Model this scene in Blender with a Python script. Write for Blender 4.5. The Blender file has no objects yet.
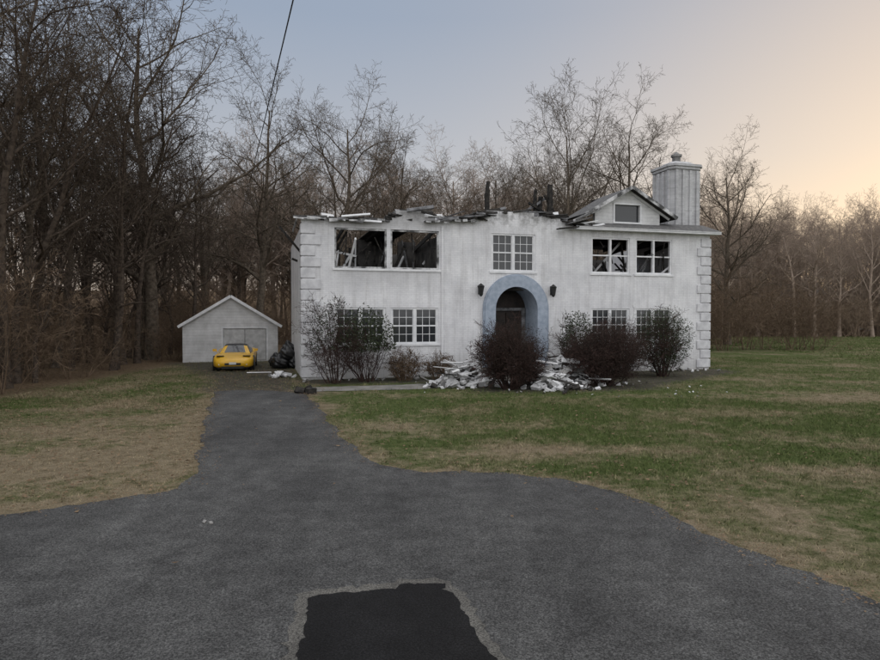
import bpy, math, random
import numpy as np
from mathutils import Vector, Matrix
random.seed(7); np.random.seed(7)
SC=bpy.context.scene
COL=SC.collection
def V(*a): return Vector(a)
# ------------------------------------------------------------------ materials
def base_mat(name):
    m=bpy.data.materials.new(name); m.use_nodes=True
    nt=m.node_tree; b=nt.nodes['Principled BSDF']
    return m,nt,b
def ramp(nt,fac,stops):
    r=nt.nodes.new('ShaderNodeValToRGB')
    e=r.color_ramp.elements
    e[0].position=stops[0][0]; e[0].color=(*stops[0][1],1)
    e[1].position=stops[-1][0]; e[1].color=(*stops[-1][1],1)
    for p,c in stops[1:-1]:
        x=e.new(p); x.color=(*c,1)
    nt.links.new(fac,r.inputs['Fac']); return r.outputs['Color']
def noise(nt,vec,scale,detail=5,rough=.6):
    n=nt.nodes.new('ShaderNodeTexNoise'); n.inputs['Scale'].default_value=scale
    n.inputs['Detail'].default_value=detail; n.inputs['Roughness'].default_value=rough
    nt.links.new(vec,n.inputs['Vector']); return n.outputs['Fac']
def mixc(nt,fac,a,b,mode='MIX'):
    m=nt.nodes.new('ShaderNodeMix'); m.data_type='RGBA'; m.blend_type=mode
    for s,v in ((m.inputs[0],fac),(m.inputs[6],a),(m.inputs[7],b)):
        if isinstance(v,(int,float)): s.default_value=v
        elif isinstance(v,tuple): s.default_value=(*v,1)
        else: nt.links.new(v,s)
    return m.outputs[2]
def math_(nt,op,a,b=0.0,clamp=False):
    m=nt.nodes.new('ShaderNodeMath'); m.operation=op; m.use_clamp=clamp
    for s,v in ((m.inputs[0],a),(m.inputs[1],b)):
        if isinstance(v,(int,float)): s.default_value=v
        else: nt.links.new(v,s)
    return m.outputs[0]
def mrange(nt,v,a,b,c,d,smooth=True):
    m=nt.nodes.new('ShaderNodeMapRange'); nt.links.new(v,m.inputs[0])
    if smooth: m.interpolation_type='SMOOTHSTEP'
    for i,x in enumerate((a,b,c,d)): m.inputs[i+1].default_value=x
    return m.outputs[0]
def bump(nt,b,h,strength,dist=.02):
    n=nt.nodes.new('ShaderNodeBump'); n.inputs['Strength'].default_value=strength
    n.inputs['Distance'].default_value=dist
    nt.links.new(h,n.inputs['Height']); nt.links.new(n.outputs[0],b.inputs['Normal'])
def objco(nt): return nt.nodes.new('ShaderNodeTexCoord').outputs['Object']
def nmat(name,c1,c2,scale,rough=.9,bs=0.0,bd=.02,lo=.35,hi=.65,spec=.3):
    m,nt,b=base_mat(name); co=objco(nt)
    f=noise(nt,co,scale)
    nt.links.new(ramp(nt,f,[(lo,c1),(hi,c2)]),b.inputs['Base Color'])
    b.inputs['Roughness'].default_value=rough
    b.inputs['Specular IOR Level'].default_value=spec
    if bs: bump(nt,b,noise(nt,co,scale*3),bs,bd)
    return m
BARK=nmat('bark_grey',(.060,.048,.038),(.16,.13,.10),6,bs=.5,spec=.1)
BARK_D=nmat('bark_dark',(.04,.031,.025),(.11,.086,.068),6,bs=.5,spec=.1)
BARK_F=nmat('bark_far_hazed',(.24,.185,.15),(.38,.305,.245),3,spec=.1)  # paler than the near bark: distance haze put into the colour
BRUSH=nmat('brush_twig',(.09,.062,.043),(.20,.145,.10),4,spec=.1)
BRUSHF=nmat('brush_twig_far_hazed',(.17,.125,.09),(.30,.23,.17),4,spec=.1)  # mist of the far woods painted in as a paler twig colour
SHRUBT=nmat('shrub_twig',(.03,.02,.018),(.075,.048,.042),9,spec=.1)
SHRUBL=nmat('shrub_leaf',(.016,.013,.011),(.045,.032,.026),14,spec=.1)
EVERG=nmat('evergreen_leaf',(.020,.026,.015),(.045,.055,.030),7,spec=.15)
LEAF=nmat('dead_leaf',(.10,.065,.04),(.24,.17,.11),3,spec=.1)
CHAR=nmat('charred_wood',(.008,.008,.008),(.05,.045,.04),9,bs=.6)
CHARW=nmat('smoke_stained_board',(.06,.06,.062),(.24,.24,.25),3)
DOORG=nmat('weathered_white_board',(.40,.40,.40),(.58,.58,.58),3)
INNER=nmat('burnt_interior',(.012,.011,.011),(.09,.085,.08),1.3,bs=.5)
TRIM=nmat('white_trim',(.62,.63,.65),(.78,.78,.79),3,rough=.6)
FASC=nmat('sooty_fascia',(.07,.07,.07),(.62,.62,.63),2.3,lo=.40,hi=.62,rough=.7)
SHINGLE=nmat('grey_shingle',(.07,.07,.075),(.17,.165,.16),7,bs=.5)
BLUE=nmat('blue_grey_stucco',(.27,.32,.39),(.37,.42,.50),5,bs=.2)
DOORW=nmat('dark_door_wood',(.010,.008,.007),(.035,.024,.02),4,rough=.6)
IRON=nmat('black_iron',(.012,.012,.012),(.03,.03,.03),10,rough=.5)
CONC=nmat('concrete',(.13,.127,.118),(.25,.24,.22),2,bs=.4)
WOODP=nmat('pole_wood',(.07,.05,.035),(.14,.1,.07),5)
RUBW=nmat('white_brick_rubble',(.45,.45,.46),(.80,.80,.81),2.2,bs=.4)
RUBG=nmat('grey_rubble',(.10,.10,.10),(.32,.31,.30),3,bs=.4)
def mk_brick(name,ca,cb,soot=True):
    m,nt,b=base_mat(name); co=objco(nt)
    s=nt.nodes.new('ShaderNodeSeparateXYZ'); nt.links.new(co,s.inputs[0])
    xy=math_(nt,'ADD',s.outputs[0],s.outputs[1])
    c=nt.nodes.new('ShaderNodeCombineXYZ'); nt.links.new(xy,c.inputs[0]); nt.links.new(s.outputs[2],c.inputs[1])
    br=nt.nodes.new('ShaderNodeTexBrick'); nt.links.new(c.outputs[0],br.inputs['Vector'])
    br.inputs['Scale'].default_value=1; br.inputs['Brick Width'].default_value=.24
    br.inputs['Row Height'].default_value=.08; br.inputs['Mortar Size'].default_value=.006
    br.inputs['Color1'].default_value=(*ca,1); br.inputs['Color2'].default_value=(*cb,1)
    br.inputs['Mortar'].default_value=(ca[0]*.80,ca[1]*.80,ca[2]*.81,1)
    col=br.outputs['Color']
    d=noise(nt,co,.8,8,.65)
    dr=ramp(nt,d,[(.36,(.80,.80,.81)),(.62,(1,1,1))])
    col=mixc(nt,1.0,col,dr,'MULTIPLY')
    g=mrange(nt,s.outputs[2],0,1.1,.8,0,False)
    col=mixc(nt,math_(nt,'MULTIPLY',g,d),col,(.22,.21,.19))
    mp=nt.nodes.new('ShaderNodeMapping'); mp.inputs['Scale'].default_value=(3,3,.30); nt.links.new(co,mp.inputs[0])
    st=noise(nt,mp.outputs[0],1.2,6,.7)
    stc=ramp(nt,st,[(.36,(.72,.71,.70)),(.52,(1,1,1))])
    col=mixc(nt,.6,col,mixc(nt,1.0,col,stc,'MULTIPLY'))
    if soot:
        g2=mrange(nt,s.outputs[2],6.1,7.1,0,.75)
        sn=noise(nt,co,2.2,5,.7)
        sf=math_(nt,'MULTIPLY',g2,ramp(nt,sn,[(.44,(0,0,0)),(.6,(1,1,1))]))
        col=mixc(nt,sf,col,(.16,.155,.15))
        # soot above the burnt left openings and run-off below them
        band=math_(nt,'MULTIPLY',mrange(nt,s.outputs[0],.9,1.7,0,1),mrange(nt,s.outputs[0],5.3,6.2,1,0))
        up=math_(nt,'MULTIPLY',band,mrange(nt,s.outputs[2],6.0,6.6,0,.55))
        dn=math_(nt,'MULTIPLY',band,math_(nt,'MULTIPLY',mrange(nt,s.outputs[2],3.4,4.6,0,.35),mrange(nt,s.outputs[2],4.6,4.7,1,0)))
        col=mixc(nt,math_(nt,'MULTIPLY',math_(nt,'ADD',up,dn),math_(nt,'ADD',st,.25),True),col,(.17,.165,.165))
    nt.links.new(col,b.inputs['Base Color']); b.inputs['Roughness'].default_value=.75
    bump(nt,b,math_(nt,'SUBTRACT',noise(nt,co,25,3),br.outputs['Fac']),.4,.010)
    return m
BRICK=mk_brick('white_painted_brick',(.80,.80,.815),(.745,.745,.765))
CHIMB=mk_brick('chimney_painted_brick',(.60,.60,.61),(.48,.48,.49),False)
QUOIN=nmat('quoin_stone_paint',(.48,.48,.50),(.66,.66,.68),3,bs=.3)
def mk_siding():
    m,nt,b=base_mat('white_siding'); co=objco(nt)
    s=nt.nodes.new('ShaderNodeSeparateXYZ'); nt.links.new(co,s.inputs[0])
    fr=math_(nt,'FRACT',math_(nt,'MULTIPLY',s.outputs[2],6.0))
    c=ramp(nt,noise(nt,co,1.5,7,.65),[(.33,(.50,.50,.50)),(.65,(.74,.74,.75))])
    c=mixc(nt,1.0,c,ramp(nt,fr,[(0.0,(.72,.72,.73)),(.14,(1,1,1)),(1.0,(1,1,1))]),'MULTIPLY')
    nt.links.new(c,b.inputs['Base Color'])
    bump(nt,b,fr,.6,.02); b.inputs['Roughness'].default_value=.7
    return m
SIDING=mk_siding()
def mk_glass(name,c,rough=.08):
    m,nt,b=base_mat(name)
    b.inputs['Base Color'].default_value=(*c,1); b.inputs['Roughness'].default_value=rough
    b.inputs['Specular IOR Level'].default_value=.6
    bump(nt,b,noise(nt,objco(nt),1.5,2),.15,.02)
    return m
GLASS=mk_glass('window_glass',(.03,.032,.036))
def mk_asphalt(name,a,b_,spk):
    m,nt,b=base_mat(name); co=objco(nt)
    big=noise(nt,co,.35,6,.6); fine=noise(nt,co,55,3,.85); mid=noise(nt,co,2.6,7,.75)
    c=ramp(nt,big,[(.35,a),(.65,b_)])
    sp=ramp(nt,fine,[(.38,(.35,.35,.35)),(.5,(.9,.9,.9)),(.64,(spk,spk,spk*.98))])
    c=mixc(nt,1.0,c,sp,'MULTIPLY')
    c=mixc(nt,1.0,c,ramp(nt,mid,[(.3,(.62,.62,.62)),(.7,(1.3,1.3,1.29))]),'MULTIPLY')
    # darker seal-coat remains and long wear bands
    mp=nt.nodes.new('ShaderNodeMapping'); mp.inputs['Scale'].default_value=(1.0,.16,1); mp.inputs['Rotation'].default_value=(0,0,.25); nt.links.new(co,mp.inputs[0])
    wb=noise(nt,mp.outputs[0],1.1,5,.6)
    c=mixc(nt,.6,c,mixc(nt,1.0,c,ramp(nt,wb,[(.4,(.72,.72,.73)),(.6,(1.12,1.12,1.12))]),'MULTIPLY'))
    nt.links.new(c,b.inputs['Base Color']); b.inputs['Roughness'].default_value=.9
    b.inputs['Specular IOR Level'].default_value=.2
    bump(nt,b,fine,.8,.012)
    return m
ASPH=mk_asphalt('asphalt_worn',(.060,.060,.061),(.092,.092,.092),1.9)
ASPD=mk_asphalt('asphalt_fresh',(.007,.007,.008),(.012,.012,.013),2.0)
ASPR=mk_asphalt('asphalt_dusty_edge',(.10,.096,.09),(.14,.135,.125),1.6)
def lawncol(nt,co,dry):
    n1=noise(nt,co,.45,8,.7); n2=noise(nt,co,4,6,.75); n3=noise(nt,co,40,3,.7)
    g=ramp(nt,n2,[(.3,(.052,.070,.024)),(.55,(.092,.118,.042)),(.75,(.14,.152,.068))])
    d=ramp(nt,n2,[(.3,(.15,.118,.075)),(.7,(.33,.275,.19))])
    f=math_(nt,'ADD',math_(nt,'MULTIPLY',math_(nt,'SUBTRACT',n1,.49),4.2),dry)
    f=math_(nt,'ADD',f,math_(nt,'MULTIPLY',math_(nt,'SUBTRACT',n2,.5),2.4),True)
    c=mixc(nt,f,g,d)
    return mixc(nt,.8,c,mixc(nt,1.0,c,ramp(nt,n3,[(.3,(.45,.45,.45)),(.7,(1.35,1.35,1.35))]),'MULTIPLY')),n3,n2
def attr(nt,n):
    a=nt.nodes.new('ShaderNodeAttribute'); a.attribute_name=n; return a.outputs['Fac']
def mk_ground():
    m,nt,b=base_mat('ground_lawn_and_forest_floor'); co=objco(nt)
    c,n3,n2=lawncol(nt,co,attr(nt,'dry'))
    lit=ramp(nt,noise(nt,co,7,6,.75),[(.3,(.055,.038,.024)),(.5,(.15,.105,.068)),(.7,(.27,.20,.135))])
    dirt=ramp(nt,noise(nt,co,3,6,.7),[(.3,(.045,.041,.034)),(.7,(.12,.11,.092))])
    ff=math_(nt,'ADD',attr(nt,'forest'),math_(nt,'MULTIPLY',math_(nt,'SUBTRACT',n2,.5),.9),True)
    c=mixc(nt,ff,c,lit)
    fd=math_(nt,'MULTIPLY',attr(nt,'dirt'),math_(nt,'ADD',.6,math_(nt,'MULTIPLY',n2,.6)),True)
    c=mixc(nt,fd,c,dirt)
    nt.links.new(c,b.inputs['Base Color']); b.inputs['Roughness'].default_value=1
    b.inputs['Specular IOR Level'].default_value=.05
    bump(nt,b,n3,.9,.05)
    return m
def mk_blade():
    m,nt,b=base_mat('grass_blade'); co=objco(nt)
    c,n3,n2=lawncol(nt,co,attr(nt,'dry'))
    c=mixc(nt,1.0,c,(1.2,1.2,1.15),'MULTIPLY')
    nt.links.new(c,b.inputs['Base Color']); b.inputs['Roughness'].default_value=.8
    b.inputs['Specular IOR Level'].default_value=.1
    return m
# ------------------------------------------------------------------ mesh builder
class MB:
    def __init__(s): s.v=[];s.f=[];s.m=[]
    def face(s,pts,mi=0):
        n=len(s.v); s.v+= [tuple(p) for p in pts]; s.f.append(tuple(range(n,n+len(pts)))); s.m.append(mi)
    def box(s,x0,x1,y0,y1,z0,z1,mi=0):
        n=len(s.v)
        s.v+=[(x0,y0,z0),(x1,y0,z0),(x1,y1,z0),(x0,y1,z0),(x0,y0,z1),(x1,y0,z1),(x1,y1,z1),(x0,y1,z1)]
        for q in ((0,3,2,1),(4,5,6,7),(0,1,5,4),(1,2,6,5),(2,3,7,6),(3,0,4,7)):
            s.f.append(tuple(n+i for i in q)); s.m.append(mi)
    def beam(s,p,q,w,h,mi=0,roll=0):
        p=Vector(p);q=Vector(q);d=(q-p).normalized()
        a=d.cross(V(0,0,1))
        if a.length<.01: a=V(1,0,0)
        a.normalize(); b=d.cross(a).normalized()
        if roll:
            R=Matrix.Rotation(roll,3,d); a=R@a;b=R@b
        n=len(s.v)
        for c in (p,q):
            for i,j in ((-1,-1),(1,-1),(1,1),(-1,1)): s.v.append(tuple(c+a*(i*w/2)+b*(j*h/2)))
        for f in ((0,1,2,3),(7,6,5,4),(0,4,5,1),(1,5,6,2),(2,6,7,3),(3,7,4,0)):
            s.f.append(tuple(n+i for i in f)); s.m.append(mi)
    def tube(s,pts,rad,k,mi=0,cap=False):
        n0=len(s.v); a=None
        for i,p in enumerate(pts):
            d=(pts[min(i+1,len(pts)-1)]-pts[max(i-1,0)]).normalized()
            if a is None:
                a=d.orthogonal().normalized()
            else:
                a=(a-d*a.dot(d))
                a=a.normalized() if a.length>1e-4 else d.orthogonal().normalized()
            b=d.cross(a); r=rad[i]
            for j in range(k):
                t=2*math.pi*j/k
                s.v.append(tuple(p+a*(r*math.cos(t))+b*(r*math.sin(t))))
        for i in range(len(pts)-1):
            for j in range(k):
                j2=(j+1)%k
                s.f.append((n0+i*k+j,n0+i*k+j2,n0+(i+1)*k+j2,n0+(i+1)*k+j)); s.m.append(mi)
        if cap:
            s.f.append(tuple(n0+(len(pts)-1)*k+j for j in range(k))); s.m.append(mi)
            s.f.append(tuple(n0+j for j in reversed(range(k)))); s.m.append(mi)
    def prism(s,poly,y0,y1,mi=0):
        n=len(s.v);k=len(poly)
        s.v+=[(x,y0,z) for x,z in poly]+[(x,y1,z) for x,z in poly]
        s.f.append(tuple(range(n,n+k)));s.m.append(mi)
        s.f.append(tuple(reversed(range(n+k,n+2*k))));s.m.append(mi)
        for i in range(k):
            j=(i+1)%k; s.f.append((n+i,n+k+i,n+k+j,n+j)); s.m.append(mi)
    def chunk(s,c,sx,sy,sz,mi,rng):
        R=Matrix.Rotation(rng.uniform(0,6.3),3,'Z')@Matrix.Rotation(rng.uniform(-.6,.6),3,'X')@Matrix.Rotation(rng.uniform(-.6,.6),3,'Y')
        n=len(s.v)
        for z in (-1,1):
            for x,y in ((-1,-1),(1,-1),(1,1),(-1,1)):
                p=V(x*sx*rng.uniform(.75,1.1),y*sy*rng.uniform(.75,1.1),z*sz*rng.uniform(.75,1.1))/2
                s.v.append(tuple(Vector(c)+R@p))
        for q in ((0,3,2,1),(4,5,6,7),(0,1,5,4),(1,2,6,5),(2,3,7,6),(3,0,4,7)):
            s.f.append(tuple(n+i for i in q)); s.m.append(mi)
    def mesh(s,name,mats,smooth=False):
        me=bpy.data.meshes.new(name); me.from_pydata(s.v,[],s.f)
        for m in mats: me.materials.append(m)
        me.polygons.foreach_set('material_index',s.m)
        if smooth: me.polygons.foreach_set('use_smooth',[True]*len(s.f))
        me.update(); return me
    def obj(s,name,mats,parent=None,loc=(0,0,0),rz=0,smooth=False,bevel=0):
        o=bpy.data.objects.new(name,s.mesh(name,mats,smooth)); COL.objects.link(o)
        o.location=loc; o.rotation_euler=(0,0,rz)
        if parent: o.parent=parent
        if bevel:
            b=o.modifiers.new('bevel','BEVEL'); b.width=bevel; b.segments=2; b.limit_method='ANGLE'
        return o
def empty(name,loc=(0,0,0),rz=0):
    e=bpy.data.objects.new(name,None); COL.objects.link(e); e.location=loc; e.rotation_euler=(0,0,rz); return e
# ------------------------------------------------------------------ site plan
DRIVE=[(-20,5.0),(-12,6.7),(-7.4,7.5),(-5.75,8.30),(-4.80,8.83),(-4.07,9.22),(-3.91,9.54),(-4.17,10.6),(-5.03,13.3),(-6.09,16.7),(-7.20,20.1),(-7.94,22.3),
 (-4.86,21.9),(-3.78,19.2),(-2.88,15.9),(-1.96,13.1),(-1.22,11.4),(-.76,10.7),(0,10.5),(.99,10.45),(1.91,10.1),(2.42,9.6),(2.89,8.74),(3.28,7.44),(3.63,6.4),(3.99,5.75),(4.6,4.6),(5.2,3),(6,0),(7,-6),(-20,-6)]
def subdiv(poly,step,jit,rng,closed=True):
    out=[]
    n=len(poly)
    for i in range(n if closed else n-1):
        a=V(*poly[i]);b=V(*poly[(i+1)%n]); k=max(1,int((b-a).length/step))
        for j in range(k):
            p=a.lerp(b,j/k); out.append((p.x+rng.gauss(0,jit),p.y+rng.gauss(0,jit)))
    return out
def smooth_poly(poly):
    out=[]
    n=len(poly)
    for i in range(n):
        a=poly[i];b=poly[(i+1)%n]
        out.append((a[0]*.75+b[0]*.25,a[1]*.75+b[1]*.25)); out.append((a[0]*.25+b[0]*.75,a[1]*.25+b[1]*.75))
    return out
rg=random.Random(3)
DRIVE=smooth_poly(DRIVE)
DRIVEJ=[(x+.06*math.sin(y*3.1)+.05*math.sin(x*5+y),y+.06*math.sin(x*2.7)+.04*math.sin(x*7)) for x,y in subdiv(DRIVE,.12,.03,rg)]
def inpoly(x,y,poly):
    x=np.asarray(x);y=np.asarray(y); r=np.zeros(x.shape,bool); n=len(poly); j=n-1
    for i in range(n):
        xi,yi=poly[i];xj,yj=poly[j]
        c=((yi>y)!=(yj>y))&(x<(xj-xi)*(y-yi)/((yj-yi) or 1e-9)+xi); r^=c; j=i
    return r
def dpoly(x,y,poly):
    d=np.full(np.shape(x),1e9); n=len(poly)
    for i in range(n):
        ax,ay=poly[i];bx,by=poly[(i+1)%n]; dx,dy=bx-ax,by-ay; L=dx*dx+dy*dy or 1e-9
        t=np.clip(((x-ax)*dx+(y-ay)*dy)/L,0,1); d=np.minimum(d,np.hypot(x-ax-t*dx,y-ay-t*dy))
    return d
def f_dry(x,y):
    v=np.full(np.shape(x),.06)
    for cx,cy,rx,ry,a in ((.9,12.0,1.8,.7,.9),(3.4,12.3,1.4,.4,.6),(4.6,7.9,.7,1.6,.9),(6.2,7.5,1.2,1.6,.6),(12.6,20,3.2,1.2,.9),(12,26,3,.8,.7),(7,17,2.5,.5,.4),(17,24,4,1.5,.5),(6.5,10.5,1.6,.5,.5),
        (20,33,7,1.5,.5),(-5.6,11.9,1.4,1.5,.6),(-8,14,3,4,.45),(-8,10,3,1.5,.7),(2,15,1.5,.5,.5),(8,13,2.0,.5,.45),(-1,14.5,1,.8,.4),(36,45,12,2,.4)):
        v=v+a*np.exp(-((x-cx)/rx)**2-((y-cy)/ry)**2)
    v=v+.6*np.exp(-(dpoly(x,y,DRIVE)/.4)**2)
    v=v+np.where(x<-4,.32,0)
    return v
def f_forest(x,y):
    d1=(-13.8-x)/3.0+.5
    d2=(y-(46+np.clip(x-14,0,30)*1.2))/5.0+.5
    return np.clip(np.maximum(d1,d2),0,1)
DIRT=[(-8.3,21.8),(-4.3,21.0),(-5.6,25),(-8.0,36.5),(-15,35.2),(-12,30),(-9.5,26)]
BED=[(-5.4,24.2),(-5.9,25.9),(13.5,31.4),(14,29.6),(9,24.5),(7.6,22.4),(4.2,21.7),(1.4,21.6),(0.5,24.6)]
def f_dirt(x,y):
    r=np.zeros(np.shape(x))
    for P,w in ((DIRT,1.2),(BED,.8)):
        d=dpoly(x,y,P); s=np.where(inpoly(x,y,P),1,-1)*d
        r=np.maximum(r,np.clip(s/w+.5,0,1))
    return r
def f_z(x,y):
    h=np.clip((y-100)/60,0,1); h=h*h*(3-2*h)*9
    l=np.clip((-x-45)/60,0,1); l=l*l*(3-2*l)*7
    return np.maximum(h,l)
xs=np.concatenate([np.linspace(-700,-80,16),np.arange(-76,-18,3.0),np.arange(-16,30,.4),np.arange(30,110,3.0),np.linspace(114,700,16)])
ys=np.concatenate([np.linspace(-300,-12,10),np.arange(-9,5,2.0),np.arange(5,40,.4),np.arange(40,150,3.0),np.linspace(156,900,16)])
X,Y=np.meshgrid(xs,ys); Z=f_z(X,Y)
nx,ny=len(xs),len(ys)
vv=np.stack([X.ravel(),Y.ravel(),Z.ravel()],1)
ii=np.arange((ny-1)*(nx-1)); r_=ii//(nx-1); c_=ii%(nx-1); a_=r_*nx+c_
ff=np.stack([a_,a_+1,a_+nx+1,a_+nx],1)
def np_mesh(name,v,f,mats,attrs={}):
    me=bpy.data.meshes.new(name); k=f.shape[1]
    me.vertices.add(len(v)); me.vertices.foreach_set('co',v.astype(np.float32).ravel())
    me.loops.add(f.size); me.loops.foreach_set('vertex_index',f.astype(np.int32).ravel())
    me.polygons.add(len(f)); me.polygons.foreach_set('loop_start',np.arange(0,f.size,k,dtype=np.int32))
    me.update(calc_edges=True)
    for m in mats: me.materials.append(m)
    for n_,d in attrs.items():
        a=me.attributes.new(n_,'FLOAT','POINT'); a.data.foreach_set('value',d.astype(np.float32).ravel())
    me.validate(); o=bpy.data.objects.new(name,me); COL.objects.link(o); return o
x1,y1=X.ravel(),Y.ravel()
np_mesh('ground',vv,ff,[mk_ground()],{'dry':f_dry(x1,y1),'forest':f_forest(x1,y1),'dirt':f_dirt(x1,y1)})
def sheet(name,poly,z,mat):
    mb=MB(); mb.face([(x,y,z) for x,y in poly]); return mb.obj(name,[mat])
sheet('asphalt_driveway',DRIVEJ,.012,ASPH)
P1=[(-1.0,3.6),(-1.08,4.8),(-1.2,5.77),(-1.01,5.86),(-.42,5.98),(-.36,6.08),(.05,6.07),(.03,5.95),(.14,5.81),(.28,5.2),(.40,4.8),(.6,4.1),(.75,3.6)]
P0=[(-1.12,3.5),(-1.2,4.8),(-1.34,5.88),(-1.05,5.98),(-.5,6.08),(-.4,6.20),(.12,6.18),(.14,6.0),(.25,5.88),(.37,5.2),(.49,4.85),(.70,4.1),(.87,3.5)]
sheet('asphalt_patch_border',subdiv(P0,.06,.026,rg),.016,ASPR)
sheet('asphalt_patch',subdiv(P1,.05,.012,rg),.020,ASPD)
WALK=[(-4.75,21.7),(-4.9,23.0),(-1.5,23.9),(.6,24.9),(2.2,26.6),(4.2,27.2),(4.8,25.6),(3.2,25.0),(1.6,23.6),(-.9,22.4)]
sheet('front_walkway',subdiv(WALK,.3,.03,rg),.012,CONC)
def blades(name,n,x0,x1,y0,y1,hmin,hmax,w,bias=1.0):
    x=np.random.uniform(x0,x1,n); y=y0+(y1-y0)*np.random.uniform(0,1,n)**bias
    k=(~inpoly(x,y,DRIVEJ))|(dpoly(x,y,DRIVE)<.07); k&=~inpoly(x,y,WALK); k&=np.random.uniform(0,1,n)>f_dirt(x,y)*.93
    dr=f_dry(x,y); k&=np.random.uniform(0,1,n)>np.clip(dr-.3,0,.7)
    k&=(x>-14.5)
    x,y,dr=x[k],y[k],dr[k]; n=len(x)
    h=np.random.uniform(hmin,hmax,n)*(1-.4*np.clip(dr,0,1)); th=np.random.uniform(0,6.28,n); ww=w*np.random.uniform(.6,1.3,n)
    lx=np.random.normal(0,.5,n)*h; ly=np.random.normal(0,.5,n)*h
    c,s=np.cos(th)*ww,np.sin(th)*ww
    v=np.empty((n,3,3)); v[:,0]=np.stack([x-c,y-s,0*x],1); v[:,1]=np.stack([x+c,y+s,0*x],1); v[:,2]=np.stack([x+lx,y+ly,h],1)
    f=np.arange(n*3).reshape(n,3)
    return v.reshape(-1,3),f,np.repeat(dr,3)
bl=mk_blade()
parts=[blades('g',150000,0,16,6,20,.03,.075,.006,1.0),blades('g',120000,-3,30,10,40,.04,.09,.012,1.0),blades('g',90000,-14,-3.5,7.5,20,.03,.07,.007,1.0),
       blades('g',50000,-14,-5,18,36,.04,.09,.012),blades('g',50000,25,62,30,80,.05,.13,.03)]
vo=[];fo=[];ao=[];off=0
for v,f,a in parts: vo.append(v);fo.append(f+off);ao.append(a);off+=len(v)
np_mesh('grass',np.concatenate(vo),np.concatenate(fo),[bl],{'dry':np.concatenate(ao)})
def litter():
    P=np.array(DRIVEJ); P=P[(P[:,1]>4)&(P[:,0]>-14)]; ne=5000
    e=P[np.random.randint(0,len(P),ne)]+np.random.normal(0,.16,(ne,2))
    x=np.concatenate([np.random.uniform(-30,-8,9000),np.random.uniform(-14,-4,6500),np.random.uniform(-4,20,3500),np.random.uniform(-8,5,900),e[:,0]])
    y=np.concatenate([np.random.uniform(8,48,9000),np.random.uniform(8,30,6500),np.random.uniform(8,30,3500),np.random.uniform(6,22,900),e[:,1]])
    n=len(x); edge=np.arange(n)>=n-ne
    k=(~inpoly(x,y,DRIVE))|(np.random.uniform(0,1,n)<.05)|edge; x,y,edge=x[k],y[k],edge[k]; n=len(x)
    s=np.where(edge,np.random.uniform(.008,.024,n),np.random.uniform(.02,.05,n)); th=np.random.uniform(0,6.28,n); z=np.random.uniform(.022,.05,n)
    v=np.empty((n,4,3))
    for i,(a,r) in enumerate(((0,1),(1.57,.55),(3.14,1),(4.71,.55))):
        v[:,i,0]=x+np.cos(th+a)*s*r; v[:,i,1]=y+np.sin(th+a)*s*r; v[:,i,2]=z+np.random.uniform(0,.5,n)*s
    np_mesh('fallen_leaves',v.reshape(-1,3),np.arange(n*4).reshape(n,4),[LEAF])
litter()
# ------------------------------------------------------------------ trees
def grow(mb,rng,p,d,L,r,lev,P):
    ns=P['seg'][lev]; pts=[p.copy()]; rad=[r]; dirs=[d.copy()]
    wig=P['wig'][lev]; end=P['end'][lev]
    for i in range(ns):
        d=(d+V(rng.gauss(0,wig),rng.gauss(0,wig),rng.gauss(0,wig)+P['up'][lev])).normalized()
        p=p+d*(L/ns); t=(i+1)/ns
        pts.append(p.copy()); rad.append(max(P['rmin'],r*(1-t*(1-end)))); dirs.append(d.copy())
    if lev==0: rad[0]*=1.35
    mb.tube(pts,rad,P['k'][lev],0)
    if lev>=P['max']: return
    n=P['n'][lev]; n=max(2,int(n*rng.uniform(.8,1.2))); az=rng.uniform(0,6.28); st=P['start'][lev]
    for i in range(n):
        t=st+(1-st)*((i+rng.uniform(.1,.9))/n); t=min(t,.98)
        x=t*ns; a=int(x); fr=x-a
        q=pts[a].lerp(pts[a+1],fr); dd=dirs[a+1]; rr=rad[a]*(1-fr)+rad[a+1]*fr
        az+=2.4+rng.uniform(-.5,.5); o=dd.orthogonal().normalized()
        o=Matrix.Rotation(az,3,dd)@o
        an=math.radians(rng.uniform(*P['ang'][lev]))
        nd=(dd*math.cos(an)+o*math.sin(an)).normalized()
        rel=(t-st)/(1-st)
        cl=L*P['ratio'][lev]*(1-P['fall'][lev]*rel)*rng.uniform(.7,1.2)
        if lev==0 and rel<.25: cl*=.55+rel*1.8
        grow(mb,rng,q,nd,cl,min(rr*.8,max(P['rmin'],rr*rng.uniform(.45,.68))),lev+1,P)
BASEP=dict(seg=[10,7,5,4,2],wig=[.06,.13,.17,.2,.2],end=[.14,.2,.25,.4,.6],up=[.02,.05,.03,.02,.0],rmin=.008,k=[8,5,4,3,3],max=4,
  n=[18,10,7,4],start=[.28,.15,.12,.1],ang=[(30,62),(28,62),(28,65),(25,65)],ratio=[.44,.44,.46,.5],fall=[.42,.4,.35,.3])
def tree_mesh(seed,H,r,mat,**kw):
    P=dict(BASEP); P.update(kw); rng=random.Random(seed); mb=MB()
    grow(mb,rng,V(0,0,-.2),V(rng.gauss(0,.03),rng.gauss(0,.03),1).normalized(),H*.92,r,0,P)
    return mb.mesh('bare_tree_mesh%d'%seed,[mat],smooth=True)
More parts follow.
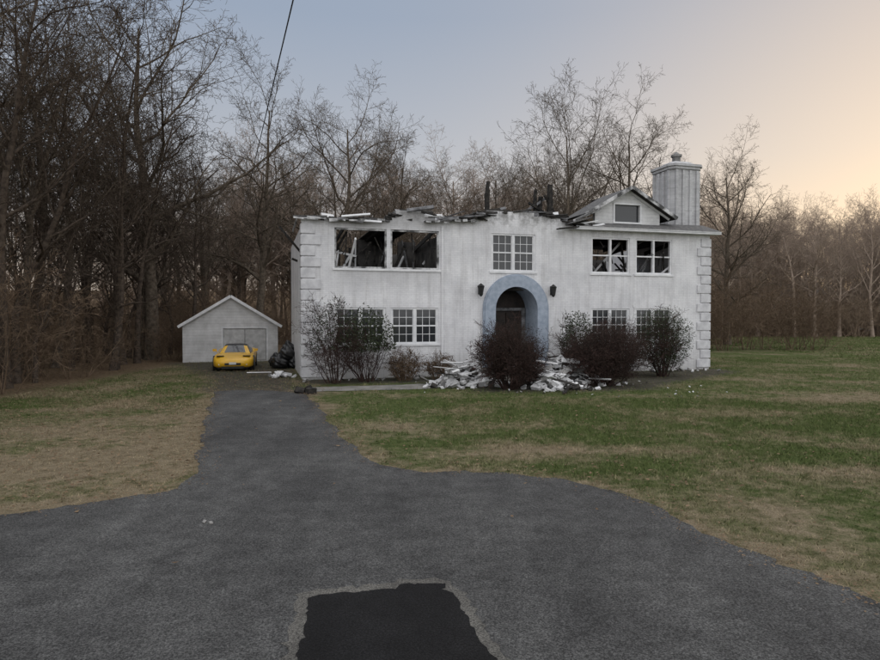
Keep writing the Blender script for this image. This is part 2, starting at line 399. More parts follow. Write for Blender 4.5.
T=[tree_mesh(11,18,.30,BARK,n=[18,11,8,4]),
   tree_mesh(12,17,.24,BARK,start=[.38,.15,.12,.1],ratio=[.36,.45,.46,.5]),
   tree_mesh(13,18.5,.36,BARK,start=[.22,.15,.12,.1],ratio=[.52,.46,.46,.5],n=[19,12,8,4]),
   tree_mesh(14,17,.19,BARK_D,start=[.3,.15,.15,.1],ratio=[.32,.42,.48,.5],n=[16,8,6,4]),
   tree_mesh(15,15,.16,BARK_D,start=[.2,.15,.15,.1],ratio=[.36,.42,.48,.5],wig=[.10,.16,.2,.2,.2],n=[15,8,6,4]),
   tree_mesh(16,17,.25,BARK,start=[.22,.15,.12,.1],ratio=[.56,.48,.46,.5],n=[15,11,8,4],ang=[(20,45),(25,52),(25,60),(25,60)])]
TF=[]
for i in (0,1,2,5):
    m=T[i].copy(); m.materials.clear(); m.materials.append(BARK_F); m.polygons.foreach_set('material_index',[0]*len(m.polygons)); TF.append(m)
def brush_mesh(seed,H,n,mat,spread=.5):
    rng=random.Random(seed); mb=MB()
    P=dict(BASEP); P.update(seg=[6,4,3,2],k=[4,3,3,3],max=3,n=[8,5,4],start=[.15,.15,.1],ratio=[.5,.5,.5],rmin=.006,wig=[.12,.2,.2,.2],end=[.3,.3,.4,.5],up=[.02,.02,0,0],ang=[(25,70)]*4,fall=[.3,.3,.3])
    for i in range(n):
        a=rng.uniform(0,6.28); s=rng.uniform(0,spread)
        grow(mb,rng,V(math.cos(a)*s*.8,math.sin(a)*s*.8,-.05),V(math.cos(a)*s,math.sin(a)*s,1).normalized(),H*rng.uniform(.6,1.05),.018,0,P)
    return mb.mesh('brush%d'%seed,[mat],smooth=True)
BR=[brush_mesh(31,3.2,10,BRUSH,.9),brush_mesh(32,2.4,9,BRUSH,1.2),brush_mesh(33,4.6,8,BRUSH,.6)]
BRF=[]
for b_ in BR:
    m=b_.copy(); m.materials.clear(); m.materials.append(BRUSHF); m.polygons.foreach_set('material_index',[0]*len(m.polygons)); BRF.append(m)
def put(name,me,x,y,h=1.0,rz=None,parent=None,z=None,tilt=0):
    o=bpy.data.objects.new(name,me); COL.objects.link(o)
    zz=float(f_z(np.array(x),np.array(y))) if z is None else z
    o.location=(x,y,zz); o.rotation_euler=(random.gauss(0,tilt) if tilt else 0,random.gauss(0,tilt) if tilt else 0,random.uniform(0,6.28) if rz is None else rz)
    o.scale=(h,h,h)
    if parent: o.parent=parent
    return o
for i,x,y,s in ((2,-17.2,38,1.18),(0,-12.8,45,1.06),(5,-17.8,27.5,.9),(3,-15.6,22.8,1.0),(4,-16.4,24.5,1.05),(4,-15.8,31,.9),(3,-17,34,1.05),(1,-20,31,1.1),(0,-19.2,25.5,1.05),
  (1,-16.3,18,1.0),(2,-14.2,13.5,.9),(2,-8.2,50,1.02),(0,-3.5,54,.92),(5,1.5,60,.9),
  (5,10.0,50,1.12),(2,15.6,51,.97),(2,25.8,57,.88),(0,12.6,60,.95)):
    put('bare_tree',T[i],x,y,s,tilt=.03)
wl=empty('woodland_trees')
def scatter(n,fx,meshes,s0,s1,parent,nm,mind=2.0,tilt=.03):
    pts=[];tries=0
    while len(pts)<n and tries<n*40:
        tries+=1; x,y=fx()
        if all((x-a)**2+(y-b)**2>mind*mind for a,b in pts):
            pts.append((x,y)); put(nm,random.choice(meshes),x,y,random.uniform(s0,s1),parent=parent,tilt=tilt)
U=random.uniform
scatter(42,lambda:(U(-48,-16.5),U(14,66)),[T[0],T[1],T[3],T[3],T[4],T[5]],.85,1.12,wl,'tree',2.8,.05)
scatter(20,lambda:(U(-23,-15.5),U(16,44)),[T[3],T[4],T[4]],.5,.9,wl,'tree',1.5,.08)
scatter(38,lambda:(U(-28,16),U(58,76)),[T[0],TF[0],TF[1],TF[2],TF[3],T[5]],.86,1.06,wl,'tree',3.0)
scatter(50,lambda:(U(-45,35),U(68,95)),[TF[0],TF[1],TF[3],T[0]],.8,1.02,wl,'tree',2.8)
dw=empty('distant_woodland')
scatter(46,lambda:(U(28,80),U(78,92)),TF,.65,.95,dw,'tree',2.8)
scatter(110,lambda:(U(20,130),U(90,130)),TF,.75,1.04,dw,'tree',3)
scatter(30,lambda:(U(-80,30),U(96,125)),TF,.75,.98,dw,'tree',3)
ub=empty('woodland_undergrowth')
scatter(110,lambda:(U(-34,-14.6),U(13,60)),BR,.6,1.3,ub,'brush',1.0,.05)
scatter(90,lambda:(U(-30,34),U(47,62)),BR,.7,1.5,ub,'brush',1.0,.05)
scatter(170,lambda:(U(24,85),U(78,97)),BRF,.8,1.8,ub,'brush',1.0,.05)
# ------------------------------------------------------------------ shrubs
def shrub(name,x,y,H,W,twigs,leaves,mt,ml,seed,lsz=.022,hollow=.15,z0=.1,n=26):
    rng=random.Random(seed); mb=MB()
    P=dict(BASEP); P.update(seg=[5,4,3,2],k=[4,3,3,3],max=3,n=twigs,start=[.2,.15,.1],ratio=[.5,.5,.5],rmin=.005,wig=[.1,.18,.2,.2],end=[.3,.3,.4,.5],up=[.03,.02,0,0],ang=[(20,60)]*4,fall=[.3,.3,.3])
    for i in range(n):
        a=rng.uniform(0,6.28); s=math.sqrt(rng.uniform(0,1))
        tgt=V(math.cos(a)*s*W*.5,math.sin(a)*s*W*.5,H*(1-.6*s*s)*rng.uniform(.75,.95)); b=V(math.cos(a)*s*.3,math.sin(a)*s*.3,0)
        grow(mb,rng,b,(tgt-b).normalized(),(tgt-b).length*.92,.022,0,P)
    for i in range(leaves):
        while True:
            u,v,w=rng.uniform(-1,1),rng.uniform(-1,1),rng.uniform(-1,1); q=u*u+v*v+w*w
            if hollow<q<1: break
        if rng.random()<q*.5: continue
        lump=1+.13*math.sin(u*5+seed)*math.cos(v*6+w*4)
        c=V(u*W*.5*lump,v*W*.5*lump,H*.5+w*H*.46*lump)
        if c.z<z0: continue
        d1=V(rng.gauss(0,1),rng.gauss(0,1),rng.gauss(0,1)).normalized(); d2=d1.orthogonal().normalized()
        s=lsz*rng.uniform(.6,1.4)
        mb.face([c-d1*s,c-d2*s*.45,c+d1*s,c+d2*s*.45],1)
    o=mb.obj(name,[mt,ml],loc=(x,y,0)); return o
shrub('bare_shrub',2.5,22.6,2.55,2.6,[9,7,6],22000,SHRUBT,SHRUBL,1,n=40)
shrub('bare_shrub',6.15,23.7,2.5,3.1,[9,7,6],26000,SHRUBT,SHRUBL,2,n=46)
shrub('evergreen_shrub',9.6,27.4,3.15,2.5,[8,6,5],14000,SHRUBT,EVERG,3,lsz=.035)
shrub('bare_shrub',7.6,27.2,2.7,2.2,[8,6,4],9000,SHRUBT,SHRUBL,4)
shrub('evergreen_shrub',5.9,27.2,3.0,1.6,[6,5,4],3500,SHRUBT,EVERG,14,lsz=.05)
shrub('rhododendron_shrub',-2.9,25.2,3.1,2.4,[6,5,4],4500,SHRUBT,EVERG,5,lsz=.055,hollow=.02,z0=1.2,n=18)
shrub('rhododendron_shrub',-4.1,24.6,3.5,2.2,[8,6,5],2200,SHRUBT,EVERG,6,lsz=.045,hollow=.05,z0=1.3,n=15)
shrub('low_shrub',-1.4,25.6,1.4,1.7,[7,6,4],2500,BRUSH,SHRUBL,7)
shrub('low_shrub',.0,26.1,1.2,1.4,[7,6,4],1600,BRUSH,SHRUBL,8)
# ------------------------------------------------------------------ house
A=math.radians(15.77)
H=empty('white_brick_house',(-5.6,25.8,0),A)
L=19.5; D=9.5; TH=.25; ZT=6.45
def wall_x(mb,u0,u1,z0,z1,y0,y1,ops,mi=0):
    us=sorted({u0,u1,*[o[0] for o in ops],*[o[1] for o in ops]}); us=[u for u in us if u0<=u<=u1]
    for a,b in zip(us[:-1],us[1:]):
        blk=sorted([(o[2],o[3]) for o in ops if o[0]<=a+1e-6 and o[1]>=b-1e-6]); z=z0
        for p,q in blk:
            if p>z: mb.box(a,b,y0,y1,z,p,mi)
            z=max(z,q)
        if z<z1: mb.box(a,b,y0,y1,z,z1,mi)
UW=[(1.32,3.5,4.58,6.24),(3.66,5.78,4.58,6.24),(8.16,10.26,4.58,6.24),(13.07,15.07,4.58,6.24),(15.39,17.36,4.58,6.24)]
LW=[(1.32,3.45,1.42,2.95),(3.66,5.75,1.42,2.95),(13.07,15.07,1.42,2.95),(15.39,17.36,1.42,2.95)]
DOOR=(8.31,10.33,.35,3.94)
mb=MB(); wall_x(mb,0,L,-.1,ZT,0,TH,UW+LW+[DOOR])
BWN=[(1.2,3.0,4.9,6.25),(4.3,5.4,4.9,6.25),(8.5,10.5,4.6,6.2),(13,15,4.7,6.3),(15.8,17.6,4.7,6.3)]
wall_x(mb,0,L,-.1,ZT-.35,D-TH,D,BWN,1)
mb.box(0,TH,TH,D-TH,-.1,ZT-.15); mb.box(L-TH,L,TH,D-TH,-.1,ZT)
rng=random.Random(5)
prof=[(0,6.5),(.4,6.62),(1.2,6.55),(3.3,6.58),(3.5,6.72),(3.9,7.0),(4.9,7.02),(5.1,6.85),(5.6,6.7),(6.4,6.75),(7.3,6.95),(7.9,7.2),(9.2,7.22),(10.2,7.15),(10.9,7.05),(11.5,6.85),(12.2,6.7),(12.9,6.6),(19.5,6.6)]
poly=[(L,ZT),(0,ZT)]
for (a,za),(b,zb) in zip(prof[:-1],prof[1:]):
    k=max(1,int((b-a)/.24))
    for j in range(k):
        t=j/k; jit=rng.choice([0,0,-.08,.0,.08]) if a<12.5 else 0
        z=za+(zb-za)*t+jit; z=round(z/.08)*.08+.02
        u=a+(b-a)*t; poly.append((u,max(z,ZT+.05))); poly.append((u+(b-a)/k-.004,max(z,ZT+.05)))
poly.append((L,6.6))
mb.prism(poly,.003,TH-.003)
mb.obj('brick_walls',[BRICK,INNER],H)
mb=MB(); mb.box(5.86,5.98,-.07,0,-.05,6.45); 
mb.obj('pilaster_strip',[BRICK],H)
mb=MB()
z=.1;i=0
while z<6.2:
    w=.76 if i%2==0 else .54; hgt=.40
    mb.box(-.05,w,-.06,-.001,z,z+hgt); mb.box(L-w*.95,L+.05,-.06,-.001,z,z+hgt)
    mb.box(-.055,-.001,0,w*.9,z,z+hgt)
    z+=hgt+.05;i+=1
mb.obj('corner_quoins',[QUOIN],H,bevel=.02)
mb=MB()
mb.box(TH,L-TH,TH,D-TH,3.75,3.95); mb.box(TH,L-TH,4.4,4.55,.2,3.75); mb.box(TH,L-TH,TH,D-TH,.1,.3)
for u in (5.9,7.4,11.4,12.5): mb.box(u,u+.12,TH,D-TH,3.95,6.1)
mb.box(.8,1.4,4.8,4.95,3.95,6.35); mb.box(2.8,4.3,4.8,4.95,3.95,6.35); mb.box(5.0,5.9,4.8,4.95,3.95,6.3)
mb.box(7.52,11.4,3.0,3.1,3.95,6.3)
mb.box(TH,L-TH,TH+.002,TH+.06,.3,1.40); mb.box(TH,8.2,TH+.002,TH+.06,3.0,3.75)
mb.obj('burnt_interior_floors',[INNER],H)
mb=MB(); rng=random.Random(9)
for i in range(34):
    u=.6+i*.56+rng.uniform(-.1,.1)
    if rng.random()<.2 : continue
    zz=6.35+rng.uniform(-.08,.1); e=rng.uniform(3,D-.3)
    mb.beam((u,TH,zz),(u+rng.uniform(-.3,.3),e,zz+rng.uniform(-.5,.15)),.05,.2,0)
mb.box(TH,1.6,1.2,5,6.40,6.44); mb.box(3.1,4.8,.8,6,6.40,6.44); mb.box(12.7,L-TH,1.0,6.5,6.42,6.46)
for i in range(15):
    u=.7+i*.4; mb.beam((u,3.2+rng.uniform(-.1,.1),3.95),(u+rng.gauss(0,.05),3.2,rng.uniform(5,6.4)),.05,.1,0)
for i in range(50):
    u=rng.choice([rng.uniform(.6,6),rng.uniform(12.8,18)]); y=rng.uniform(.5,3.5)
    mb.beam((u,y,rng.uniform(3.9,5.2)),(u+rng.gauss(0,.9),y+rng.gauss(0,.6),rng.uniform(5,6.4)),.06,.09,rng.choice([0,0,2,1]))
for i in range(160):
    u=rng.choice([rng.uniform(0,5),rng.uniform(5,8),rng.uniform(10.5,13.2),rng.uniform(0,13)]); zb=np.interp(u,[p[0] for p in prof],[p[1] for p in prof])
    a=rng.gauss(0,.22); l=rng.uniform(.3,1.2)
    y=rng.uniform(-.25,.6)
    mb.beam((u,y,zb+rng.uniform(-.02,.12)),(u+math.cos(a)*l,y+rng.gauss(0,.2),zb+.05+math.sin(a)*l*.5),rng.uniform(.04,.2),rng.uniform(.02,.07),rng.choice([0,0,0,0,1,2,2]),rng.uniform(0,1.5))
for u,y,z1,w in ((8.4,1.2,8.75,.24),(10.95,1.6,8.6,.20),(11.25,1.7,8.3,.24),(11.6,1.3,8.8,.26),(11.95,1.9,8.6,.17),(7.0,3,7.3,.1),(10.0,2.4,7.6,.12)):
    p0=V(u,y,6.0)
    for q in range(5):
        p1=V(u+rng.gauss(0,.03),y,6+(z1-6)*(q+1)/5); ww=w*(1-.05*q)*rng.uniform(.85,1.1)
        mb.beam(p0-V(0,0,.02*q),p1,ww,ww*.8,0); p0=p1
    mb.beam((u-.06,y,6.9),(u+.08,y+.1,z1-.35),w*.6,w*.6,0)
for u0,z0_,u1,z1 in ((9.9,7.2,11.5,8.2),(10.2,7.25,12.2,7.3),(10.5,7.9,11.6,7.5),(11.3,8.3,12.4,7.0),(11.5,7.0,12.7,7.5),(5.0,7.0,6.6,7.15),(6.0,6.75,7.9,6.95),(9.7,7.3,10.8,7.6)):
    mb.beam((u0,1.3,z0_),(u1,1.7,z1),.07,.10,rng.choice([0,0,2]))
mb.obj('charred_roof_timbers',[CHAR,TRIM,CHARW],H)
mb=MB()
for a,b,z in ((-.35,1.0,6.60),(1.05,2.2,6.56),(2.25,3.35,6.60),(5.1,6.3,6.62),(6.35,7.4,6.74)):
    mb.beam((a,-.14,z),(b,-.12,z+rng.uniform(-.06,.06)),rng.uniform(.22,.36),.04,1)
    for q in range(3):
        c0=a+(b-a)*q/3+rng.uniform(0,.1); mb.beam((c0,-.31,z-.05+rng.gauss(0,.02)),(c0+(b-a)/3*rng.uniform(.5,1),-.29,z-.05+rng.gauss(0,.03)),.03,rng.uniform(.05,.14),3)
mb.beam((12.1,-.17,6.56),(19.85,-.17,6.56),.40,.05,0); mb.beam((12.1,-.385,6.60),(19.85,-.385,6.60),.025,.14,0)
mb.face([(12.1,-.42,6.66),(19.87,-.42,6.66),(19.87,1.0,7.16),(12.5,1.0,7.12)],1)
mb.face([(12.1,-.42,6.60),(12.5,1.0,7.05),(19.87,1.0,7.08),(19.87,-.42,6.60)],1)
mb.beam((-.2,.0,6.5),(-.2,3,6.4),.05,.10,3)
mb.beam((11.7,-.3,6.75),(12.9,-.1,7.1),.4,.05,1); mb.beam((11.2,-.35,6.5),(12.2,-.3,6.62),.3,.05,2)
mb.obj('broken_eaves',[TRIM,SHINGLE,CHAR,FASC],H)
mb=MB()
gx=15.3; pk=8.72
AW=(14.58,15.94,7.08,7.9)
wall_x(mb,13.55,17.05,6.6,7.42,.55,.75,[(AW[0],AW[1],AW[2],7.42)])
def rz_(u): return pk-.12-abs(u-gx)*.56
mb.prism([(13.55,7.42),(AW[0],7.42),(AW[0],rz_(AW[0])),(13.55,rz_(13.55))],.55,.75)
mb.prism([(AW[1],7.42),(17.05,7.42),(17.05,rz_(17.05)),(AW[1],rz_(AW[1]))],.55,.75)
mb.prism([(AW[0],7.9),(AW[1],7.9),(AW[1],rz_(AW[1])),(gx,rz_(gx)),(AW[0],rz_(AW[0]))],.55,.75)
mb.obj('gable_wall',[SIDING],H)
mb=MB()
for sgn in (-1,1):
    u1=gx+sgn*2.45; z1=pk-.56*2.45
    e=3.2 if sgn<0 else 4.2
    a=[(gx,.15,pk),(gx,e,pk),(u1,e-.6,z1),(u1,.15,z1)]
    if sgn>0: a=a[::-1]
    b=[(p[0],p[1],p[2]-.09) for p in a][::-1]
    mb.face(a,1); mb.face(b,2)
    mb.beam((gx+sgn*.02,.13,pk-.05),(u1,.13,z1-.05),.05,.16,4)
    mb.beam((gx+sgn*.02,.5,pk-.17),(u1-sgn*.2,.5,z1-.06),.06,.10,0)
mb.beam((12.3,.2,7.0),(13.4,.3,7.55),.5,.05,1); mb.beam((12.2,.1,6.95),(13.6,.1,7.6),.05,.12,4)
mb.box(AW[0]-.08,AW[0],.5,.548,AW[2]-.08,AW[3]+.08,0);mb.box(AW[1],AW[1]+.08,.5,.548,AW[2]-.08,AW[3]+.08,0)
mb.box(AW[0],AW[1],.5,.548,AW[3],AW[3]+.08,0);mb.box(AW[0],AW[1],.5,.548,AW[2]-.08,AW[2],0)
mb.box(AW[0],AW[1],.66,.68,AW[2],AW[3],3)
mb.obj('gable_roof',[TRIM,SHINGLE,CHAR,GLASS,FASC],H)
def window(mb,u0,u1,z0,z1,cols,rows,glass=True,nl=2,sill=True):
    c=.075
    for a,b,p,q in ((u0-.0,u0+c,z0,z1),(u1-c,u1,z0,z1),(u0+c,u1-c,z1-c,z1),(u0+c,u1-c,z0,z0+c)): mb.box(a,b,.03,.16,p,q,0 if glass or nl>1 else 3)
    if sill: mb.box(u0-.08,u1+.08,-.05,.028,z0-.09,z0-.002,0)
    w=(u1-u0-2*c)/nl
    for k in range(nl):
        a=u0+c+k*w; b=a+w
        if k>0: mb.box(a-.05,a+.05,.02,.158,z0+c,z1-c,0)
        zm=(z0+z1)/2
        ga=a+(.05 if k>0 else 0); gb=b-(.05 if k<nl-1 else 0)
        if glass or (nl>1 and rng.random()<.6): mb.box(ga,gb,.055,.13,zm-.03,zm+.03,0)
        if glass:
            for s_ in (ga,gb-.04): mb.box(s_,s_+.04,.06,.128,z0+c,zm-.03,0); mb.box(s_,s_+.04,.06,.128,zm+.03,z1-c,0)
            for h in range(2):
                p,q=(z0+c,zm-.03) if h==0 else (zm+.03,z1-c)
                for i in range(1,cols):
                    x=ga+(gb-ga)*i/cols; mb.box(x-.011,x+.011,.075,.09,p,q,0)
                for i in range(1,rows):
                    zz=p+(q-p)*i/rows; mb.box(ga+.04,gb-.04,.077,.088,zz-.011,zz+.011,0)
            mb.box(ga,gb,.095,.10,z0+c,z1-c,1)
mb=MB(); rng=random.Random(4)
window(mb,*UW[2],3,2,nl=2)
for w in LW: window(mb,*w,3,2,nl=2)
for w in UW[3:]: window(mb,*w,1,1,glass=False,nl=2)
for w in UW[:2]: window(mb,*w,1,1,glass=False,nl=1)
for (u0,u1,z0,z1) in UW[:2]+UW[3:]:
    for i in range(5):
        u=rng.uniform(u0+.1,u1-.1); mb.beam((u,.2,rng.uniform(z0,z1)),(u+rng.gauss(0,.2),.35,rng.uniform(z0+.2,z1)),.03,.04,2)
mb.obj('windows',[TRIM,GLASS,CHAR,FASC],H)
mb=MB()
cx=9.32; sp=2.9; ro=1.49; ri=1.0; n=28
outer=[(cx-ro,.05)]+[(cx-ro*math.cos(math.pi*i/n),sp+ro*math.sin(math.pi*i/n)) for i in range(n+1)]+[(cx+ro,.05)]
inner=[(cx-ri,.05)]+[(cx-ri*math.cos(math.pi*i/n),sp+ri*math.sin(math.pi*i/n)) for i in range(n+1)]+[(cx+ri,.05)]
def ring(mb,o,i,y0,y1,mi):
    for k in range(len(o)-1):
        a,b,c,d=o[k],o[k+1],i[k+1],i[k]
        mb.face([(a[0],y0,a[1]),(b[0],y0,b[1]),(c[0],y0,c[1]),(d[0],y0,d[1])],mi)
        mb.face([(a[0],y0,a[1]),(a[0],y1,a[1]),(b[0],y1,b[1]),(b[0],y0,b[1])],mi)
        mb.face([(d[0],y0,d[1]),(c[0],y0,c[1]),(c[0],y1,c[1]),(d[0],y1,d[1])],mi)
ring(mb,outer,inner,-.16,1.3,0)
o2=[(cx+(x-cx)*1.045,z if z<sp else sp+(z-sp)*1.045) for x,z in outer]
ring(mb,o2,outer,-.11,0,0)
mb.obj('arched_door_surround',[BLUE],H)
mb=MB()
di=[(x,z) for x,z in inner]
mb.face([(x,1.25,z) for x,z in di],0)
for s_ in (-1,1):
    a=cx+s_*.03; b=cx+s_*.74
    a,b=min(a,b),max(a,b)
    mb.box(a,b,1.18,1.24,.4,2.75,0)
    for p,q in ((.55,1.1),(1.2,1.9),(2.0,2.6)):
        mb.box(a+.12,b-.12,1.165,1.179,p,q,0)
mb.box(cx-.98,cx-.78,1.16,1.24,.4,2.85,2); mb.box(cx+.78,cx+.98,1.16,1.24,.4,2.85,2); mb.box(cx-.98,cx+.98,1.15,1.245,2.85,2.98,2)
mb.obj('front_door',[DOORW,GLASS,CHARW],H)
mb=MB()
mb.box(cx-1.9,cx+1.9,-1.5,1.3,0,.34,0); mb.box(cx-2.1,cx+2.1,-1.85,-1.502,0,.17,0)
mb.obj('entry_steps',[CONC],H,bevel=.015)
for s_ in (-1,1):
    mb=MB(); x=cx+s_*1.72
    mb.box(x-.05,x+.05,-.05,-.002,3.55,3.95); mb.beam((x,-.05,3.85),(x,-.24,3.95),.025,.025)
    k=6
    mb.tube([V(x,-.24,3.45),V(x,-.24,3.5),V(x,-.24,3.55),V(x,-.24,3.85),V(x,-.24,3.9),V(x,-.24,4.02)],[.02,.07,.09,.14,.16,.02],k,0,True)
    mb.obj('wall_lantern',[IRON],H)
mb=MB(); cu,cv=18.98,1.95
def stackp(mb,poly,z0,z1,s0=1,s1=1,mi=0):
    n=len(mb.v);k=len(poly)
    mb.v+=[(cu+x*s0,cv+y*s0,z0) for x,y in poly]+[(cu+x*s1,cv+y*s1,z1) for x,y in poly]
    mb.f.append(tuple(range(n+k,n+2*k)));mb.m.append(mi); mb.f.append(tuple(reversed(range(n,n+k))));mb.m.append(mi)
    for i in range(k):
        j=(i+1)%k; mb.f.append((n+i,n+j,n+k+j,n+k+i)); mb.m.append(mi)
sq=[(-.62,-.84),(.62,-.84),(.84,-.62),(.84,.62),(.62,.84),(-.62,.84),(-.84,.62),(-.84,-.62)]
stackp(mb,sq,0,9.95)
for t in (-.6,-.2,.2,.6):
    for s_ in (-1,1):
        mb.box(cu+t-.07,cu+t+.07,cv+s_*.885-.043,cv+s_*.885+.043,6.7,9.9); mb.box(cu+s_*.885-.043,cu+s_*.885+.043,cv+t-.07,cv+t+.07,6.7,9.9)
stackp(mb,sq,9.951,10.08,1.12,1.12); stackp(mb,sq,10.081,10.2,1.2,1.2); stackp(mb,sq,10.201,10.42,1.0,.6)
mb.obj('chimney',[CHIMB],H)
mb=MB()
mb.tube([V(cu,cv,10.3),V(cu,cv,10.75),V(cu,cv,10.76),V(cu,cv,10.86),V(cu,cv,10.87),V(cu,cv,11.02)],[.22,.2,.27,.27,.2,.04],12,0,True)
mb.obj('chimney_pot',[RUBG],H)
# ------------------------------------------------------------------ rubble
def rubble(name,pts,n,seed,smin=.06,smax=.3,boards=20,hgt=.5):
    rng=random.Random(seed); mb=MB()
    for i in range(n):
        cx_,cy_,r,h=rng.choice(pts); a=rng.uniform(0,6.28); q=abs(rng.gauss(0,.55)); 
        x=cx_+math.cos(a)*r*q; y=cy_+math.sin(a)*r*q*.7; z=h*max(0,1-q)*rng.uniform(.3,1)+.04
        s=rng.uniform(smin,smax)*(.6+.6*rng.random()**2)
        mb.chunk((x,y,z),s*1.5,s,s*rng.choice([.7,.7,.25]),rng.choice([0,0,0,0,1,2]),rng)
    for i in range(boards):
        cx_,cy_,r,h=rng.choice(pts); x=cx_+rng.gauss(0,r*.4); y=cy_+rng.gauss(0,r*.3); a=rng.uniform(0,6.28); l=rng.uniform(.4,1.2); z=rng.uniform(.1,h+.15)
        mb.beam((x,y,z),(x+math.cos(a)*l,y+math.sin(a)*l,max(.06,z+rng.uniform(-.3,.3))),rng.uniform(.06,.35),.03,rng.choice([0,0,1,2]),rng.uniform(0,.6))
    return mb.obj(name,[RUBW,RUBG,CHAR])
rubble('rubble_pile',[(1.1,23.9,1.2,.85),(.5,23.3,.9,.6),(3.8,23.9,1.2,.85),(4.6,24.2,1.3,1.05),(5.0,23.8,1.2,.7),(4.2,22.6,1.0,.45)],1300,21,smax=.27,boards=70)
rubble('debris_pile',[(-6.8,27.0,.5,.2)],22,23,boards=3)
mb=MB(); rng=random.Random(30)
for i in range(70):
    x=rng.uniform(-1,10); y=rng.uniform(20,25); s=rng.uniform(.02,.05)
    mb.chunk((x,y,.05),s*1.6,s,s*.6,rng.choice([0,1,2]),rng)
for i in range(90):
    t=rng.uniform(0,1); x=-5.6+18.77*t; y=25.8+5.3*t-rng.uniform(.2,1.2); s=rng.uniform(.04,.16)
    mb.chunk((x,y,.05),s*1.6,s,s*.6,rng.choice([0,1,1,2]),rng)
for p in ((-4.7,21.3),(-4.5,21.5),(-4.3,21.2)): mb.chunk((*p,.1),.35,.22,.2,rng.choice([0,2]),rng)
for p in ((-2.95,7.9),(-2.85,7.85)): mb.chunk((*p,.03),.05,.04,.02,1,rng)
mb.obj('scattered_debris',[RUBW,RUBG,CHAR])
def bags():
    import bmesh
    m,nt,b=base_mat('black_plastic'); b.inputs['Base Color'].default_value=(.012,.012,.013,1); b.inputs['Roughness'].default_value=.3
    bump(nt,b,noise(nt,objco(nt),7,5),.8,.05)
    e=empty('trash_bags',(-7.9,31.5,0))
    for i,(x,y,z,s) in enumerate(((0,0,.3,.45),(.6,.2,.28,.4),(.3,.1,.7,.38),(-.3,.4,.32,.4),(.95,-.1,.25,.35),(.2,.8,.9,.4))):
        bm=bmesh.new(); bmesh.ops.create_icosphere(bm,subdivisions=4,radius=s)
        for v in bm.verts:
            c=v.co.copy(); f=1+.12*math.sin(c.x*11+i)*math.cos(c.y*9+i*2)+.06*math.sin(c.z*23+c.x*17)
            v.co=c*f; v.co.z*=.85
            if c.z<-s*.6: v.co.z=-s*.6
            t=max(0,(c.z/s)-.8); v.co.z+=t*s*1.2
        me=bpy.data.meshes.new('bag'); bm.to_mesh(me); bm.free(); me.materials.append(m)
        for p in me.polygons: p.use_smooth=True
        o=bpy.data.objects.new('bag_%d'%i,me); COL.objects.link(o); o.parent=e; o.location=(x,y,z)
bags()
# ------------------------------------------------------------------ garage
G=empty('white_garage',(-14.35,35.4,0),A)
W=5.15; GD=7; EH=2.15; PH=3.75
mb=MB()
GO=[(2.05,4.6,.05,2.0)]
wall_x(mb,0,W,0,EH,0,.15,GO)
mb.prism([(0,EH),(W,EH),(W/2,PH-.05)],0.003,.15)
mb.box(0,.15,.15,GD,0,EH); mb.box(W-.15,W,.15,GD,0,EH); mb.box(0.15,W-.15,GD-.15,GD,0,EH); mb.prism([(0,EH),(W,EH),(W/2,PH-.05)],GD-.15,GD)
mb.obj('walls',[SIDING],G)
mb=MB()
for s_ in (-1,1):
    x1_=W/2+s_*(W/2+.22); z1_=EH-.12
    a=[(W/2,-.25,PH+.03),(W/2,GD+.2,PH+.03),(x1_,GD+.2,z1_),(x1_,-.25,z1_)]
    if s_>0:a=a[::-1]
    mb.face(a,1); mb.face([(p[0],p[1],p[2]-.08) for p in a][::-1],0)
    mb.beam((W/2,-.26,PH-.03),(x1_,-.26,z1_-.04),.04,.15,0)
mb.obj('roof',[TRIM,SHINGLE],G)
mb=MB()
mb.box(2.05,2.15,-.02,.1,.05,2.0,0);mb.box(4.5,4.6,-.02,.1,.05,2.0,0);mb.box(2.15,4.5,-.02,.1,1.9,2.0,0)
for k in range(2):
    a=2.17+k*1.17
    mb.box(a,a+1.14,.05,.09,.08,1.88,1)
    for i in range(2):
        for j in range(2): mb.box(a+.12+i*.5,a+.5+i*.5,.035,.049,.2+j*.85,.9+j*.85,1)
mb.obj('garage_door',[TRIM,DOORG],G)
